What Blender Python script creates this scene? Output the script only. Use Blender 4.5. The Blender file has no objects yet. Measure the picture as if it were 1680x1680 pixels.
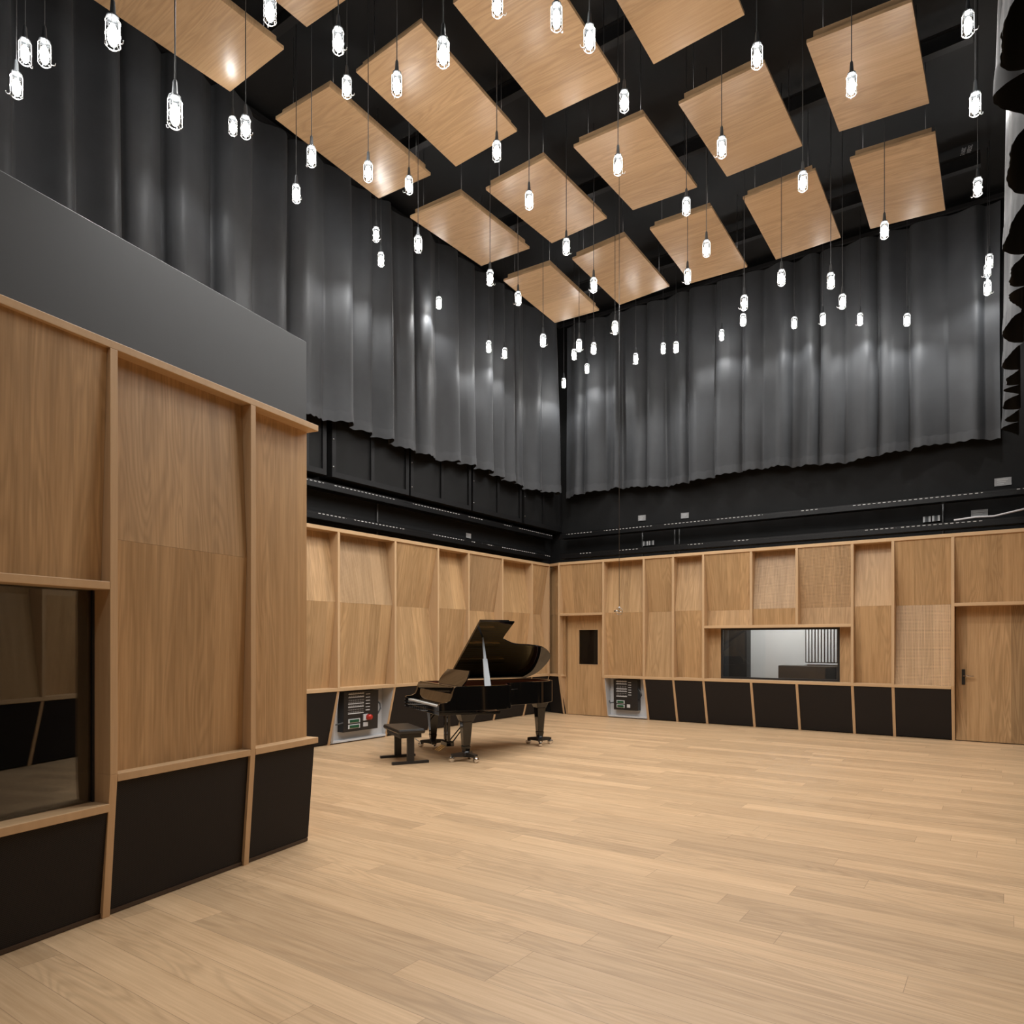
import bpy, math, random
from mathutils import Vector, Matrix, Euler
C = bpy.context.scene.collection
sc = bpy.context.scene
rnd = random.Random(7)
PI = math.pi

# ------------------------------------------------------------------ camera
FPX, CX, HY = 1166.0, 840.0, 1053.0
CAM = Vector((8.14, -12.92, 1.55)); YAW = math.atan2(.574, .819)
cd = bpy.data.cameras.new('camera'); cam = bpy.data.objects.new('camera', cd); C.objects.link(cam)
cam.location = CAM; cam.rotation_euler = (PI/2, 0, YAW)
cd.sensor_width = 36; cd.sensor_fit = 'HORIZONTAL'; cd.lens = FPX/1680*36
cd.shift_y = (HY-840)/1680; cd.clip_start = .05; cd.clip_end = 100
sc.camera = cam
# ------------------------------------------------------------------ world, exposure
w = bpy.data.worlds.new('world'); sc.world = w; w.use_nodes = True
w.node_tree.nodes['Background'].inputs[0].default_value = (.9, .95, 1, 1)
w.node_tree.nodes['Background'].inputs[1].default_value = .02
sc.view_settings.view_transform = 'Standard'; sc.view_settings.look = 'None'
sc.view_settings.gamma = 1; sc.view_settings.use_curve_mapping = False
sc.view_settings.exposure = EXPO = 0.0
sc.cycles.use_denoising = True
sc.cycles.max_bounces = 8; sc.cycles.diffuse_bounces = 4
sc.cycles.sample_clamp_indirect = 6
BULB = 115.0      # radiance of the glowing bulb
SPOT = 22.5      # watts of each lamp, thrown downwards by its cap
def lamp(name, loc, e, r, parent=None, col=(1, .97, .92)):
    l = bpy.data.lights.new(name, 'POINT'); l.energy = e; l.shadow_soft_size = r; l.color = col
    o = bpy.data.objects.new(name, l); C.objects.link(o); o.location = loc; o.parent = parent; return o

# ------------------------------------------------------------------ helpers
def ray(u):
    c, s = math.cos(YAW), math.sin(YAW); X = (u-CX)/FPX
    return Vector((c*X - s, s*X + c))
def onX(u, x):                       # y where the sight line of column u meets the plane x
    r = ray(u); return CAM.y + r.y*(x-CAM.x)/r.x
def onY(u, y):
    r = ray(u); return CAM.x + r.x*(y-CAM.y)/r.y
def zY(u, v, y):
    r = ray(u); return CAM.z + (HY-v)/FPX*(y-CAM.y)/r.y
def zX(u, v, x):
    r = ray(u); return CAM.z + (HY-v)/FPX*(x-CAM.x)/r.x

class MB:
    def __init__(s): s.v = []; s.f = []; s.sm = []
    def add(s, vs, fs, smooth=False):
        b = len(s.v); s.v += [tuple(p) for p in vs]
        for f in fs: s.f.append([i+b for i in f]); s.sm.append(smooth)
        return s
    def hexa(s, p):                   # 8 corners: bottom ring 0-3, top ring 4-7
        return s.add(p, [(3, 2, 1, 0), (4, 5, 6, 7), (0, 1, 5, 4), (1, 2, 6, 5), (2, 3, 7, 6), (3, 0, 4, 7)])
    def box(s, x0, x1, y0, y1, z0, z1):
        return s.hexa([(x0, y0, z0), (x1, y0, z0), (x1, y1, z0), (x0, y1, z0), (x0, y0, z1), (x1, y0, z1), (x1, y1, z1), (x0, y1, z1)])
    def tube(s, pts, r, n=8, closed=False):
        pts = [Vector(p) for p in pts]; m = len(pts); rs = r if isinstance(r, (list, tuple)) else [r]*m
        ring = []
        for i, p in enumerate(pts):
            a = pts[(i-1) % m] if (i or closed) else p; b = pts[(i+1) % m] if (i < m-1 or closed) else p
            d = (b-a).normalized(); up = Vector((0, 0, 1)) if abs(d.z) < .9 else Vector((1, 0, 0))
            e1 = d.cross(up).normalized(); e2 = d.cross(e1)
            ring.append([p + (e1*math.cos(2*PI*k/n) + e2*math.sin(2*PI*k/n))*rs[i] for k in range(n)])
        vs = [q for rr in ring for q in rr]; fs = []
        for i in range(m if closed else m-1):
            j = (i+1) % m
            for k in range(n): fs.append((i*n+k, i*n+(k+1) % n, j*n+(k+1) % n, j*n+k))
        if not closed: fs += [tuple(range(n-1, -1, -1)), tuple((m-1)*n+k for k in range(n))]
        return s.add(vs, fs, True)
    def lathe(s, prof, n=16, c=(0, 0)):
        vs = [(c[0]+r*math.cos(2*PI*k/n), c[1]+r*math.sin(2*PI*k/n), z) for r, z in prof for k in range(n)]
        fs = [(i*n+k, i*n+(k+1) % n, (i+1)*n+(k+1) % n, (i+1)*n+k) for i in range(len(prof)-1) for k in range(n)]
        return s.add(vs, fs, True)
    def prism(s, poly, z0, z1):
        n = len(poly)
        vs = [(x, y, z0) for x, y in poly] + [(x, y, z1) for x, y in poly]
        return s.add(vs, [tuple(range(n-1, -1, -1)), tuple(range(n, 2*n))] + [(i, (i+1) % n, n+(i+1) % n, n+i) for i in range(n)])
    def wall(s, poly, z0, z1, t):     # hollow closed wall along a polygon, offset inward
        n = len(poly); P = [Vector(p) for p in poly]; Q = []
        ar = sum(P[i].x*P[(i+1) % n].y - P[(i+1) % n].x*P[i].y for i in range(n)); sg = 1 if ar > 0 else -1
        for i in range(n):
            d1 = (P[i]-P[i-1]).normalized(); d2 = (P[(i+1) % n]-P[i]).normalized()
            n1 = Vector((-d1.y, d1.x))*sg; n2 = Vector((-d2.y, d2.x))*sg; b = (n1+n2).normalized()
            Q.append(P[i] + b*t/max(.5, b.dot(n1)))
        vs = [(p.x, p.y, z) for z in (z0, z1) for p in P] + [(p.x, p.y, z) for z in (z0, z1) for p in Q]
        fs = []
        for i in range(n):
            j = (i+1) % n
            fs += [(i, j, n+j, n+i), (2*n+j, 2*n+i, 3*n+i, 3*n+j), (n+i, n+j, 3*n+j, 3*n+i), (j, i, 2*n+i, 2*n+j)]
        return s.add(vs, fs)
    def build(s, name, mat, parent=None, bevel=0, **kw):
        me = bpy.data.meshes.new(name); me.from_pydata(s.v, [], s.f); me.update()
        for p, q in zip(me.polygons, s.sm): p.use_smooth = q
        me.materials.append(mat)
        o = bpy.data.objects.new(name, me); C.objects.link(o); o.parent = parent
        if bevel:
            b = o.modifiers.new('bevel', 'BEVEL'); b.width = bevel; b.segments = 2; b.limit_method = 'ANGLE'; b.angle_limit = .6
        if kw: tag(o, **kw)
        return o
def tag(o, label=None, cat=None, group=None, kind=None):
    if label: o['label'] = label
    if cat: o['category'] = cat
    if group: o['group'] = group
    if kind: o['kind'] = kind
    return o
def thing(name, label, cat, loc=(0, 0, 0), rz=0, group=None, kind=None):
    o = bpy.data.objects.new(name, None); C.objects.link(o); o.location = loc; o.rotation_euler = (0, 0, rz)
    o.empty_display_size = .1
    return tag(o, label, cat, group, kind)
def copy_tree(o, parent=None):
    c = o.copy(); C.objects.link(c); c.parent = parent
    for ch in o.children: copy_tree(ch, c)
    return c

# ------------------------------------------------------------------ materials
class NT:
    def __init__(s, name):
        s.m = bpy.data.materials.new(name); s.m.use_nodes = True; s.t = s.m.node_tree
        s.b = s.t.nodes['Principled BSDF']; s.out = s.t.nodes['Material Output']
    def n(s, typ, **kw):
        nd = s.t.nodes.new(typ)
        for k, v in kw.items(): setattr(nd, k, v)
        return nd
    def l(s, a, b): s.t.links.new(a, b)
    def math(s, op, a, b=None, c=None):
        nd = s.n('ShaderNodeMath', operation=op)
        for i, x in enumerate((a, b, c)):
            if x is None: continue
            if isinstance(x, (int, float)): nd.inputs[i].default_value = x
            else: s.l(x, nd.inputs[i])
        return nd.outputs[0]
    def mix(s, fac, a, b, mode='MIX'):
        nd = s.n('ShaderNodeMix', data_type='RGBA', blend_type=mode)
        for i, x in ((0, fac), (6, a), (7, b)):
            if isinstance(x, (int, float)): nd.inputs[i].default_value = x
            elif isinstance(x, tuple): nd.inputs[i].default_value = (*x, 1)
            else: s.l(x, nd.inputs[i])
        return nd.outputs[2]
    def comb(s, x, y, z):
        nd = s.n('ShaderNodeCombineXYZ')
        for i, v in enumerate((x, y, z)):
            if isinstance(v, (int, float)): nd.inputs[i].default_value = v
            else: s.l(v, nd.inputs[i])
        return nd.outputs[0]
    def white(s, vec):
        nd = s.n('ShaderNodeTexWhiteNoise', noise_dimensions='3D'); s.l(vec, nd.inputs['Vector']); return nd.outputs['Value']
    def noise(s, vec, scale, detail=2, rough=.5, dist=0):
        nd = s.n('ShaderNodeTexNoise'); s.l(vec, nd.inputs['Vector'])
        nd.inputs['Scale'].default_value = scale; nd.inputs['Detail'].default_value = detail
        nd.inputs['Roughness'].default_value = rough; nd.inputs['Distortion'].default_value = dist
        return nd.outputs['Fac']
def plain(name, col, rough=.5, metal=0, spec=.5, coat=0, noise=0):
    k = NT(name); b = k.b; b.inputs['Base Color'].default_value = (*col, 1)
    b.inputs['Roughness'].default_value = rough; b.inputs['Metallic'].default_value = metal
    b.inputs['Specular IOR Level'].default_value = spec; b.inputs['Coat Weight'].default_value = coat
    if noise:
        tc = k.n('ShaderNodeTexCoord'); nz = k.noise(tc.outputs['Object'], 6, 4)
        k.l(k.mix(nz, tuple(c*(1-noise) for c in col), tuple(c*(1+noise) for c in col)), b.inputs['Base Color'])
    return k.m
def wood(name, along, light, dark, strip=.22, perf=0, rough=.42, cath=1.0, var=.16, plank=0, spec=.4):
    """oak veneer: along = axis of the grain, strips of veneer side by side, optional perforation pitch"""
    k = NT(name); tc = k.n('ShaderNodeTexCoord'); sp = k.n('ShaderNodeSeparateXYZ'); k.l(tc.outputs['Object'], sp.inputs[0])
    X, Y, Z = sp.outputs; oi = k.n('ShaderNodeObjectInfo'); R = oi.outputs['Random']
    if along == 'x': a, u = X, Y
    elif along == 'y': a, u = Y, X
    elif along == 'zx': a, u = Z, X
    elif along == 'zy': a, u = Z, Y
    else: a, u = Z, k.math('ADD', X, Y)
    off = k.math('MULTIPLY', R, 31.7)
    uu = k.math('ADD', u, k.math('MULTIPLY', R, 3.1)) if not plank else u
    row = k.math('FLOOR', k.math('DIVIDE', uu, strip))
    if plank:
        rr = k.white(k.comb(row, 3.3, 1.7)); aa = k.math('ADD', a, k.math('MULTIPLY', rr, 7.0))
        cell = k.math('FLOOR', k.math('DIVIDE', aa, plank))
    else: cell = 0.0; aa = a
    t = k.white(k.comb(row, cell, off if not plank else 5.5))
    t2 = k.white(k.comb(row, cell, 9.1))
    w_ = k.math('ADD', k.math('MULTIPLY', t, 17.0), off if not plank else 0.0)
    fine = k.noise(k.comb(k.math('MULTIPLY', u, 75), k.math('MULTIPLY', a, 2.2), w_), 1, 3, .6)
    med = k.noise(k.comb(k.math('MULTIPLY', u, 16), k.math('MULTIPLY', a, .8), w_), 1, 3, .55, .3)
    big = k.noise(k.comb(k.math('MULTIPLY', u, 5.0), k.math('MULTIPLY', a, .5), w_), 1, 2, .45, .5)
    rings = k.math('POWER', k.math('ABSOLUTE', k.math('SINE', k.math('MULTIPLY', big, 42.0))), 3.0)
    gate = k.math('GREATER_THAN', t2, .35)
    fac = k.math('ADD', k.math('MULTIPLY', fine, .55), k.math('MULTIPLY', med, .45))
    mr = k.n('ShaderNodeMapRange'); k.l(fac, mr.inputs[0]); mr.inputs[1].default_value = .3; mr.inputs[2].default_value = .7
    col = k.mix(mr.outputs[0], light, dark)
    col = k.mix(k.math('MULTIPLY', k.math('MULTIPLY', rings, gate), .30*cath), col, tuple(c*.66 for c in dark))
    tint = k.math('ADD', 1-var, k.math('MULTIPLY', t, 2*var))
    ot = k.math('ADD', .95, k.math('MULTIPLY', R, .1)) if not plank else 1.0
    tv = k.math('MULTIPLY', tint, ot)
    col = k.mix(1.0, col, k.comb(tv, tv, tv), 'MULTIPLY')
    if plank:
        fu = k.math('FRACT', k.math('DIVIDE', uu, strip)); fa = k.math('FRACT', k.math('DIVIDE', aa, plank))
        s1 = k.math('LESS_THAN', k.math('ABSOLUTE', k.math('SUBTRACT', fu, .5)), .4925)
        s2 = k.math('LESS_THAN', k.math('ABSOLUTE', k.math('SUBTRACT', fa, .5)), .4993)
        seam = k.math('SUBTRACT', 1.0, k.math('MULTIPLY', s1, s2))
        col = k.mix(k.math('MULTIPLY', seam, .45), col, (.09, .05, .025))
    if perf:
        gx = k.math('SUBTRACT', k.math('FRACT', k.math('DIVIDE', u, perf)), .5); gz = k.math('SUBTRACT', k.math('FRACT', k.math('DIVIDE', a, perf)), .5)
        d = k.math('SQRT', k.math('ADD', k.math('MULTIPLY', gx, gx), k.math('MULTIPLY', gz, gz)))
        col = k.mix(k.math('MULTIPLY', k.math('LESS_THAN', d, .27), .75), col, (.03, .018, .01))
    k.l(col, k.b.inputs['Base Color'])
    rg = k.math('ADD', rough-.04, k.math('MULTIPLY', fine, .1)); k.l(rg, k.b.inputs['Roughness'])
    k.b.inputs['Specular IOR Level'].default_value = spec
    bp = k.n('ShaderNodeBump'); bp.inputs['Strength'].default_value = .08; bp.inputs['Distance'].default_value = .002
    k.l(fine, bp.inputs['Height']); k.l(bp.outputs[0], k.b.inputs['Normal'])
    return k.m
def fabric(name, col, rough=.85, sheen=.3):
    k = NT(name); tc = k.n('ShaderNodeTexCoord'); nz = k.noise(tc.outputs['Object'], 3, 4)
    k.l(k.mix(nz, tuple(c*.8 for c in col), tuple(c*1.2 for c in col)), k.b.inputs['Base Color'])
    k.b.inputs['Roughness'].default_value = rough; k.b.inputs['Sheen Weight'].default_value = sheen
    k.b.inputs['Sheen Roughness'].default_value = .4; k.b.inputs['Specular IOR Level'].default_value = .25
    n2 = k.noise(tc.outputs['Object'], 260, 2); bp = k.n('ShaderNodeBump'); bp.inputs['Strength'].default_value = .15
    bp.inputs['Distance'].default_value = .001; k.l(n2, bp.inputs['Height']); k.l(bp.outputs[0], k.b.inputs['Normal'])
    return k.m
def meshcloth(name):
    k = NT(name); tc = k.n('ShaderNodeTexCoord'); sp = k.n('ShaderNodeSeparateXYZ'); k.l(tc.outputs['Object'], sp.inputs[0])
    u = k.math('ADD', sp.outputs[0], sp.outputs[1]); a = sp.outputs[2]; p = .012
    gx = k.math('SUBTRACT', k.math('FRACT', k.math('DIVIDE', k.math('ADD', u, a), p)), .5)
    gz = k.math('SUBTRACT', k.math('FRACT', k.math('DIVIDE', k.math('SUBTRACT', u, a), p)), .5)
    d = k.math('SQRT', k.math('ADD', k.math('MULTIPLY', gx, gx), k.math('MULTIPLY', gz, gz)))
    k.l(k.mix(k.math('LESS_THAN', d, .3), (.019, .015, .013), (.005, .004, .004)), k.b.inputs['Base Color'])
    k.b.inputs['Roughness'].default_value = .7; k.b.inputs['Specular IOR Level'].default_value = .25
    return k.m
def glass(name, tint=(1, 1, 1), ior=1.5, alpha=.0):
    k = NT(name); t = k.t; tr = k.n('ShaderNodeBsdfTransparent'); tr.inputs[0].default_value = (*tint, 1)
    gl = k.n('ShaderNodeBsdfGlossy'); gl.inputs['Roughness'].default_value = .01
    fr = k.n('ShaderNodeFresnel'); fr.inputs[0].default_value = ior; mx = k.n('ShaderNodeMixShader')
    k.l(fr.outputs[0], mx.inputs[0]); k.l(tr.outputs[0], mx.inputs[1]); k.l(gl.outputs[0], mx.inputs[2]); k.l(mx.outputs[0], k.out.inputs[0])
    return k.m
def emit(name, col, s):
    k = NT(name); k.b.inputs['Base Color'].default_value = (*col, 1); k.b.inputs['Emission Color'].default_value = (*col, 1)
    k.b.inputs['Emission Strength'].default_value = s; return k.m

OL, OD = (.55, .352, .18), (.345, .205, .09)
M_PANEL = wood('oak_veneer', 'zx', OL, OD, var=.09)
M_PANELY = wood('oak_veneer_side', 'zy', OL, OD, var=.09)
M_FINEY = wood('oak_veneer_microperforated_side', 'zy', (.55, .365, .20), (.38, .235, .115), perf=.011, var=.09)
M_PERF = wood('oak_veneer_perforated', 'zx', (.58, .39, .225), (.41, .26, .135), perf=.02, var=.09)
M_FINE = wood('oak_veneer_microperforated', 'zx', (.55, .365, .20), (.38, .235, .115), perf=.011, var=.09)
M_POST = wood('oak_edge', 'z', (.57, .385, .218), (.48, .312, .168), strip=3, cath=0, var=.02)
M_RAILX = wood('oak_rail_x', 'x', (.58, .392, .22), (.49, .318, .17), strip=3, cath=0, var=.02)
M_RAILY = wood('oak_rail_y', 'y', (.58, .392, .22), (.49, .318, .17), strip=3, cath=0, var=.02)
M_CEIL = wood('oak_ceiling_panel', 'x', (.60, .40, .225), (.45, .28, .145), strip=.6, var=.05, rough=.3, spec=.5)
M_FLOOR = wood('oak_floor', 'x', (.62, .432, .258), (.455, .295, .16), strip=.195, plank=2.1, rough=.42, cath=1.0, var=.13, spec=.35)
M_DOOR = wood('oak_door', 'z', OL, OD, strip=.28, cath=1.3)
M_BLACK = plain('black_wall_paint', (.006, .0062, .0064), .7, noise=.15, spec=.25)
M_ABS = plain('satin_black_frame', (.008, .008, .0085), .5, spec=.25)
M_BLACKM = plain('black_metal', (.012, .012, .013), .35, spec=.5)
M_TRAY = plain('tray_metal', (.006, .006, .0065), .35, metal=.2)
M_GLINT_METAL = plain('painted_glint_metal', (.6, .6, .6), .25, metal=.6)  # pale metal meant for the painted tray glints
M_KICK = meshcloth('black_acoustic_mesh')
M_CURT = fabric('grey_curtain_fabric', (.044, .0468, .051), .55, .08)
M_HEM = fabric('grey_hem_fabric', (.052, .0545, .059), .65, .08)
M_GREY = plain('grey_paint', (.043, .0455, .049), .45, noise=.05)
M_CEILB = plain('ceiling_black', (.010, .0102, .0105), .6, noise=.2)
M_STEEL = plain('steel', (.45, .45, .46), .3, metal=1)
M_CHROME = plain('chrome', (.8, .8, .8), .1, metal=1)
M_WIRE = plain('white_wire', (.75, .75, .75), .35, metal=.3)
M_RUBBER = plain('grey_rubber', (.06, .065, .07), .55)
M_CORD = plain('dark_cord', (.04, .04, .042), .5)
M_BULB = emit('glowing_bulb', (1.0, .975, .93), BULB)
M_JAR = glass('clear_glass', ior=1.45)
M_WIN = glass('window_glass', (.78, .8, .8), ior=1.7)
M_WIN2 = glass('control_window_glass', (.96, .97, .96), ior=1.5)
M_PIANO = plain('black_lacquer', (.003, .003, .003), .04, spec=.45, coat=.3)
M_IVORY = plain('white_keys', (.8, .79, .75), .25)
M_GOLD = plain('gold_plate', (.55, .33, .12), .35, metal=.7)
M_MAHOG = plain('red_brown_inner_rim', (.09, .022, .012), .3)
M_LEATHER = plain('black_leather', (.014, .013, .012), .38, spec=.6)
M_WHITE = plain('white_paint', (.55, .56, .57), .5)
M_LGREY = plain('light_grey_plaster', (.52, .52, .52), .7, noise=.04)
M_DARKW = plain('dark_interior', (.02, .017, .015), .6)
M_GREEN = plain('green_board', (.005, .07, .03), .4)
M_RED = plain('red_plastic', (.4, .02, .01), .3)
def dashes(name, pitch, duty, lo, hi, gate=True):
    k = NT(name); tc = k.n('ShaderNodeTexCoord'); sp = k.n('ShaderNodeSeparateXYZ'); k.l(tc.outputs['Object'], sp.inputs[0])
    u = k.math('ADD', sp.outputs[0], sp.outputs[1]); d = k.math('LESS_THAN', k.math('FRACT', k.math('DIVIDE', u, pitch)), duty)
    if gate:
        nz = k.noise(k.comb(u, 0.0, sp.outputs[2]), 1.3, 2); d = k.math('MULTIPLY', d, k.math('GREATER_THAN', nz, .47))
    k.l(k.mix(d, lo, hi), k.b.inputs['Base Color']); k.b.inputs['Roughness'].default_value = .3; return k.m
M_GLINT = dashes('painted_glint_dashes', .075, .55, (.01, .01, .01), (.6, .6, .6))  # glints on the black trays, painted as broken pale dashes
M_DOTS = dashes('connector_dots', .036, .5, (.012, .012, .012), (.30, .29, .28), False)
M_PLATE = plain('grey_plate', (.32, .32, .32), .4, noise=.6)

# ------------------------------------------------------------------ shell
ZC = 8.6; ZT = 3.23; ZL = .865; ZJ = 2.14; XR = 8.45; YB = -17.0
MB().box(-3.5, 9.2, YB-.3, 5.2, -.12, 0).build('floor', M_FLOOR, kind='structure')
MB().box(-.6, 9.2, YB-.3, .8, ZC, ZC+.15).build('ceiling', M_CEILB, kind='structure')
MB().box(-.5, -.32, YB, .7, 0, ZC).box(-.32, -.2, YB, .5, ZT, ZC).build('wall_left', M_BLACK, kind='structure')
xw0, xw1 = onY(1183, .25), onY(1378, .25); D1a, D1b = onY(919, 0), onY(987, 0); D2a = onY(1565.5, 0)
b = MB().box(-.32, 9.1, .5, .7, ZT, ZC)
for a0, a1, z0, z1 in ((-.32, xw0, 0, ZT), (xw1, 9.1, 0, ZT), (xw0, xw1, 0, .84), (xw0, xw1, 1.82, ZT)): b.box(a0, a1, .42, .7, z0, z1)
b.build('wall_back', M_BLACK, kind='structure')
MB().box(9.0, 9.15, YB, .42, 0, ZC).build('wall_right', M_BLACK, kind='structure')
MB().box(-.5, 9.15, YB-.2, YB, 0, ZC).build('wall_rear', M_BLACK, kind='structure')

# ------------------------------------------------------------------ wall panelling
class Wall:
    def __init__(s, O, A, N, rail, face_out=True):
        s.O = Vector(O); s.A = Vector(A).normalized(); s.N = Vector(N).normalized(); s.rail = rail
    def P(s, a, d, z): q = s.O + s.A*a - s.N*d; return (q.x, q.y, z)
    def slab(s, m, a0, a1, d0f, d1f, z0, z1, th=None, back0=None, back1=None):
        """front face recess d0f at z0, d1f at z1; back either th behind or fixed"""
        b0 = back0 if back0 is not None else d0f+th; b1 = back1 if back1 is not None else d1f+th
        return m.hexa([s.P(a0, d0f, z0), s.P(a1, d0f, z0), s.P(a1, b0, z0), s.P(a0, b0, z0),
                       s.P(a0, d1f, z1), s.P(a1, d1f, z1), s.P(a1, b1, z1), s.P(a0, b1, z1)])
def frame(wl, label, posts, a0, a1, ledges, kd, deep=.30, rail_deep=.5, post_top=ZT-.055, kind=None, zl=ZL, extra=(), rt=.055, lt=.05, pw=.042):
    """one lattice: top rail, posts leaning back below the ledge, ledges and shelves"""
    t = thing('timber_frame', label, 'wood frame', kind=kind)
    m = MB(); wl.slab(m, a0, a1, 0, 0, ZT-rt, ZT, back0=rail_deep, back1=rail_deep); m.build('top_rail', wl.rail, t, bevel=.003)
    for p in posts:
        a, zb = p if isinstance(p, tuple) else (p, 0)
        m = MB()
        if zb <= 0:
            wl.slab(m, a-pw/2, a+pw/2, kd, 0, 0, zl, back0=deep, back1=deep)
            wl.slab(m, a-pw/2, a+pw/2, 0, 0, zl, post_top, back0=deep, back1=deep)
        else: wl.slab(m, a-pw/2, a+pw/2, 0, 0, zb, post_top, back0=deep, back1=deep)
        m.build('post', M_POST, t)
    for (x0, x1, z) in ledges:
        m = MB(); wl.slab(m, x0, x1, .001, .001, z-lt, z, back0=deep, back1=deep); m.build('ledge' if abs(z-zl) < .05 else 'shelf', wl.rail, t, bevel=.003)
    return t
def bay(wl, label, a0, a1, top, kd, mats=None, z0=ZL, z1=ZT-.055, zj=ZJ, kick=True, g=.002, kind=None, name='wall_panel', lt=.05):
    """infill between two posts: top = recess at top, joint, bottom of the two boards"""
    t = thing(name, label, 'wall panel', kind=kind)
    mu, ml = mats or (M_PANEL, M_PANEL)
    if wl.rail is M_RAILY: mu, ml = (M_FINEY if mu is M_FINE else M_PANELY), M_PANELY
    dt, dj, db = top
    if zj and zj > z0+.05:
        m = MB(); wl.slab(m, a0+g, a1-g, dj, dt, zj, z1, th=.018); m.build('upper_board', mu, t)
        m = MB(); wl.slab(m, a0+g, a1-g, db, dj, z0, zj-.001, th=.018); m.build('lower_board', ml, t)
    else:
        m = MB(); wl.slab(m, a0+g, a1-g, db, dt, z0, z1, th=.018); m.build('upper_board', mu, t)
    if kick:
        m = MB(); wl.slab(m, a0+g, a1-g, kd+.012, .012, .015, kick-lt if kick is not True else ZL-lt, th=.02); m.build('kick_panel', M_KICK, t)
    return t
DA, DB = (.21, .045, .20), (.02, .20, .03)
# --- left wall
WL = Wall((0, 0), (0, 1), (1, 0), M_RAILY)
pu = [556, 649, 719.4, 769.5, 825, 873.5, 901.5]; PL = [onX(u, 0) for u in pu]
hidden = [PL[0]-.95*k for k in range(1, 9)]
KD = .22
frame(WL, 'oak lattice frame of posts and rails on the left wall behind the piano', sorted(hidden)+PL, hidden[-1], PL[-1]+.02,
      [(hidden[-1], PL[-1], ZL)], KD)
LL = ['plain oak wall panel bay just right of the foreground booth, pale upper board, leaning back at top',
      'perforated oak wall panel bay directly above the open equipment niche on the left wall',
      'oak wall panel bay right of the left niche, dark upper board over pale lower board',
      'narrow oak wall panel bay behind the music desk, pale recessed upper board',
      'finely perforated oak wall panel bay behind the raised piano lid peak',
      'oak wall panel bay above the bent side of the piano lid, pale recessed upper board',
      'narrowest oak wall panel bay on the left wall next to the dark corner slot']
hw = PL[0]-.95
bd = [(hw, PL[0], DA, (M_PANEL, M_PANEL)), (PL[0], PL[1], DA, (M_FINE, M_PANEL)), (PL[1], PL[2], DB, None), (PL[2], PL[3], DA, None),
      (PL[3], PL[4], DB, (M_FINE, M_PANEL)), (PL[4], PL[5], DA, None), (PL[5], PL[6], DB, None)]
for i, (a, c, d, mt) in enumerate(bd):
    bay(WL, LL[i], a+.021, c-.021, d, KD, mt, kick=(i != 1))
for i in range(1, 8):
    bay(WL, None, hidden[i]+.021, hidden[i-1]-.021, DB if i % 2 else DA, KD, kind='structure', name='wall_left_panel')
# --- back wall
WR = Wall((0, 0), (1, 0), (0, -1), M_RAILX)
pr = [916.7, 989.4, 1056, 1104, 1153.5, 1232, 1307, 1398, 1464.8, 1563]; PR = [onY(u, 0) for u in pr]
ZD = 2.15; ZW = 1.85
posts = [PR[0], PR[1], PR[2], PR[3], PR[4], (PR[5], ZW), (PR[6], ZW), PR[7], PR[8], PR[9]]
XE = XR
fr = frame(WR, 'oak lattice frame of posts and rails on the right-hand back wall', posts, PR[0]-.02, XE,
      [(PR[0]+.02, PR[1]-.02, ZD), (PR[1]-.02, PR[9]-.02, ZL), (PR[4]+.02, PR[7]-.02, ZW), (PR[9]+.02, XE, ZD)], KD)
for a, c in ((5, ZL-.05), (6, ZL-.05)):
    m = MB(); WR.slab(m, PR[a]-.021, PR[a]+.021, KD, 0, 0, c, back0=.3, back1=.3); m.build('post', M_POST, fr)
lab = ['square oak panel above the small door with a window', 'oak wall panel bay above the open niche beside the small door',
       'narrow oak wall panel bay second right of the small door niche, dark upper board', 'narrow oak wall panel bay just left of the control window, pale upper board',
       'short oak wall panel bay over the left end of the control window, dark upper board', 'short pale perforated oak wall panel bay over the middle of the control window',
       'short perforated oak wall panel bay over the right end of the control window', 'narrow oak wall panel bay just right of the control window',
       'wide oak wall panel bay left of the large door, perforated pale lower board', 'wide plain oak panel above the large door at the right edge']
def rb(i, d, mt=None, **kw):
    a1 = PR[i+1]-.021 if i < 9 else XE
    return bay(WR, lab[i], PR[i]+.021, a1, d, KD, mt, **kw)
rb(0, (.02, 0, .17), zj=None, z0=ZD, kick=False)
rb(1, DA, kick=False); rb(2, DB); rb(3, DA)
rb(8, DB, (M_PANEL, M_PERF)); rb(7, DA)
rb(4, (.02, .20, .165), z0=ZW, zj=ZJ-.005); rb(5, (.21, .045, .085), (M_PERF, M_PANEL), z0=ZW); rb(6, (.02, .20, .165), (M_PERF, M_PANEL), z0=ZW)
rb(9, (.02, 0, .17), zj=None, z0=ZD, kick=False)
# corner slot
WC = Wall((0, PL[-1]), (PR[0], -PL[-1]), (-PL[-1], -PR[0]), M_RAILX); ln = math.hypot(PR[0], PL[-1])
tc_ = bay(WC, 'narrow recessed oak strip closing the far corner between the two walls', -.32, ln+.04, (.14, .14, .14), .2, kick=False)
m = MB(); WC.slab(m, -.2, ln-.03, .21, .03, .015, ZL-.05, th=.02); m.build('kick_panel', M_KICK, tc_)
m = MB(); WC.slab(m, -.01, ln+.01, 0, 0, ZT-.055, ZT, back0=.4, back1=.4); m.build('top_rail', M_RAILX, tc_)
m = MB(); WC.slab(m, 0, ln, .0, .0, ZL-.05, ZL, back0=.2, back1=.2); m.build('ledge', M_RAILX, tc_)

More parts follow.
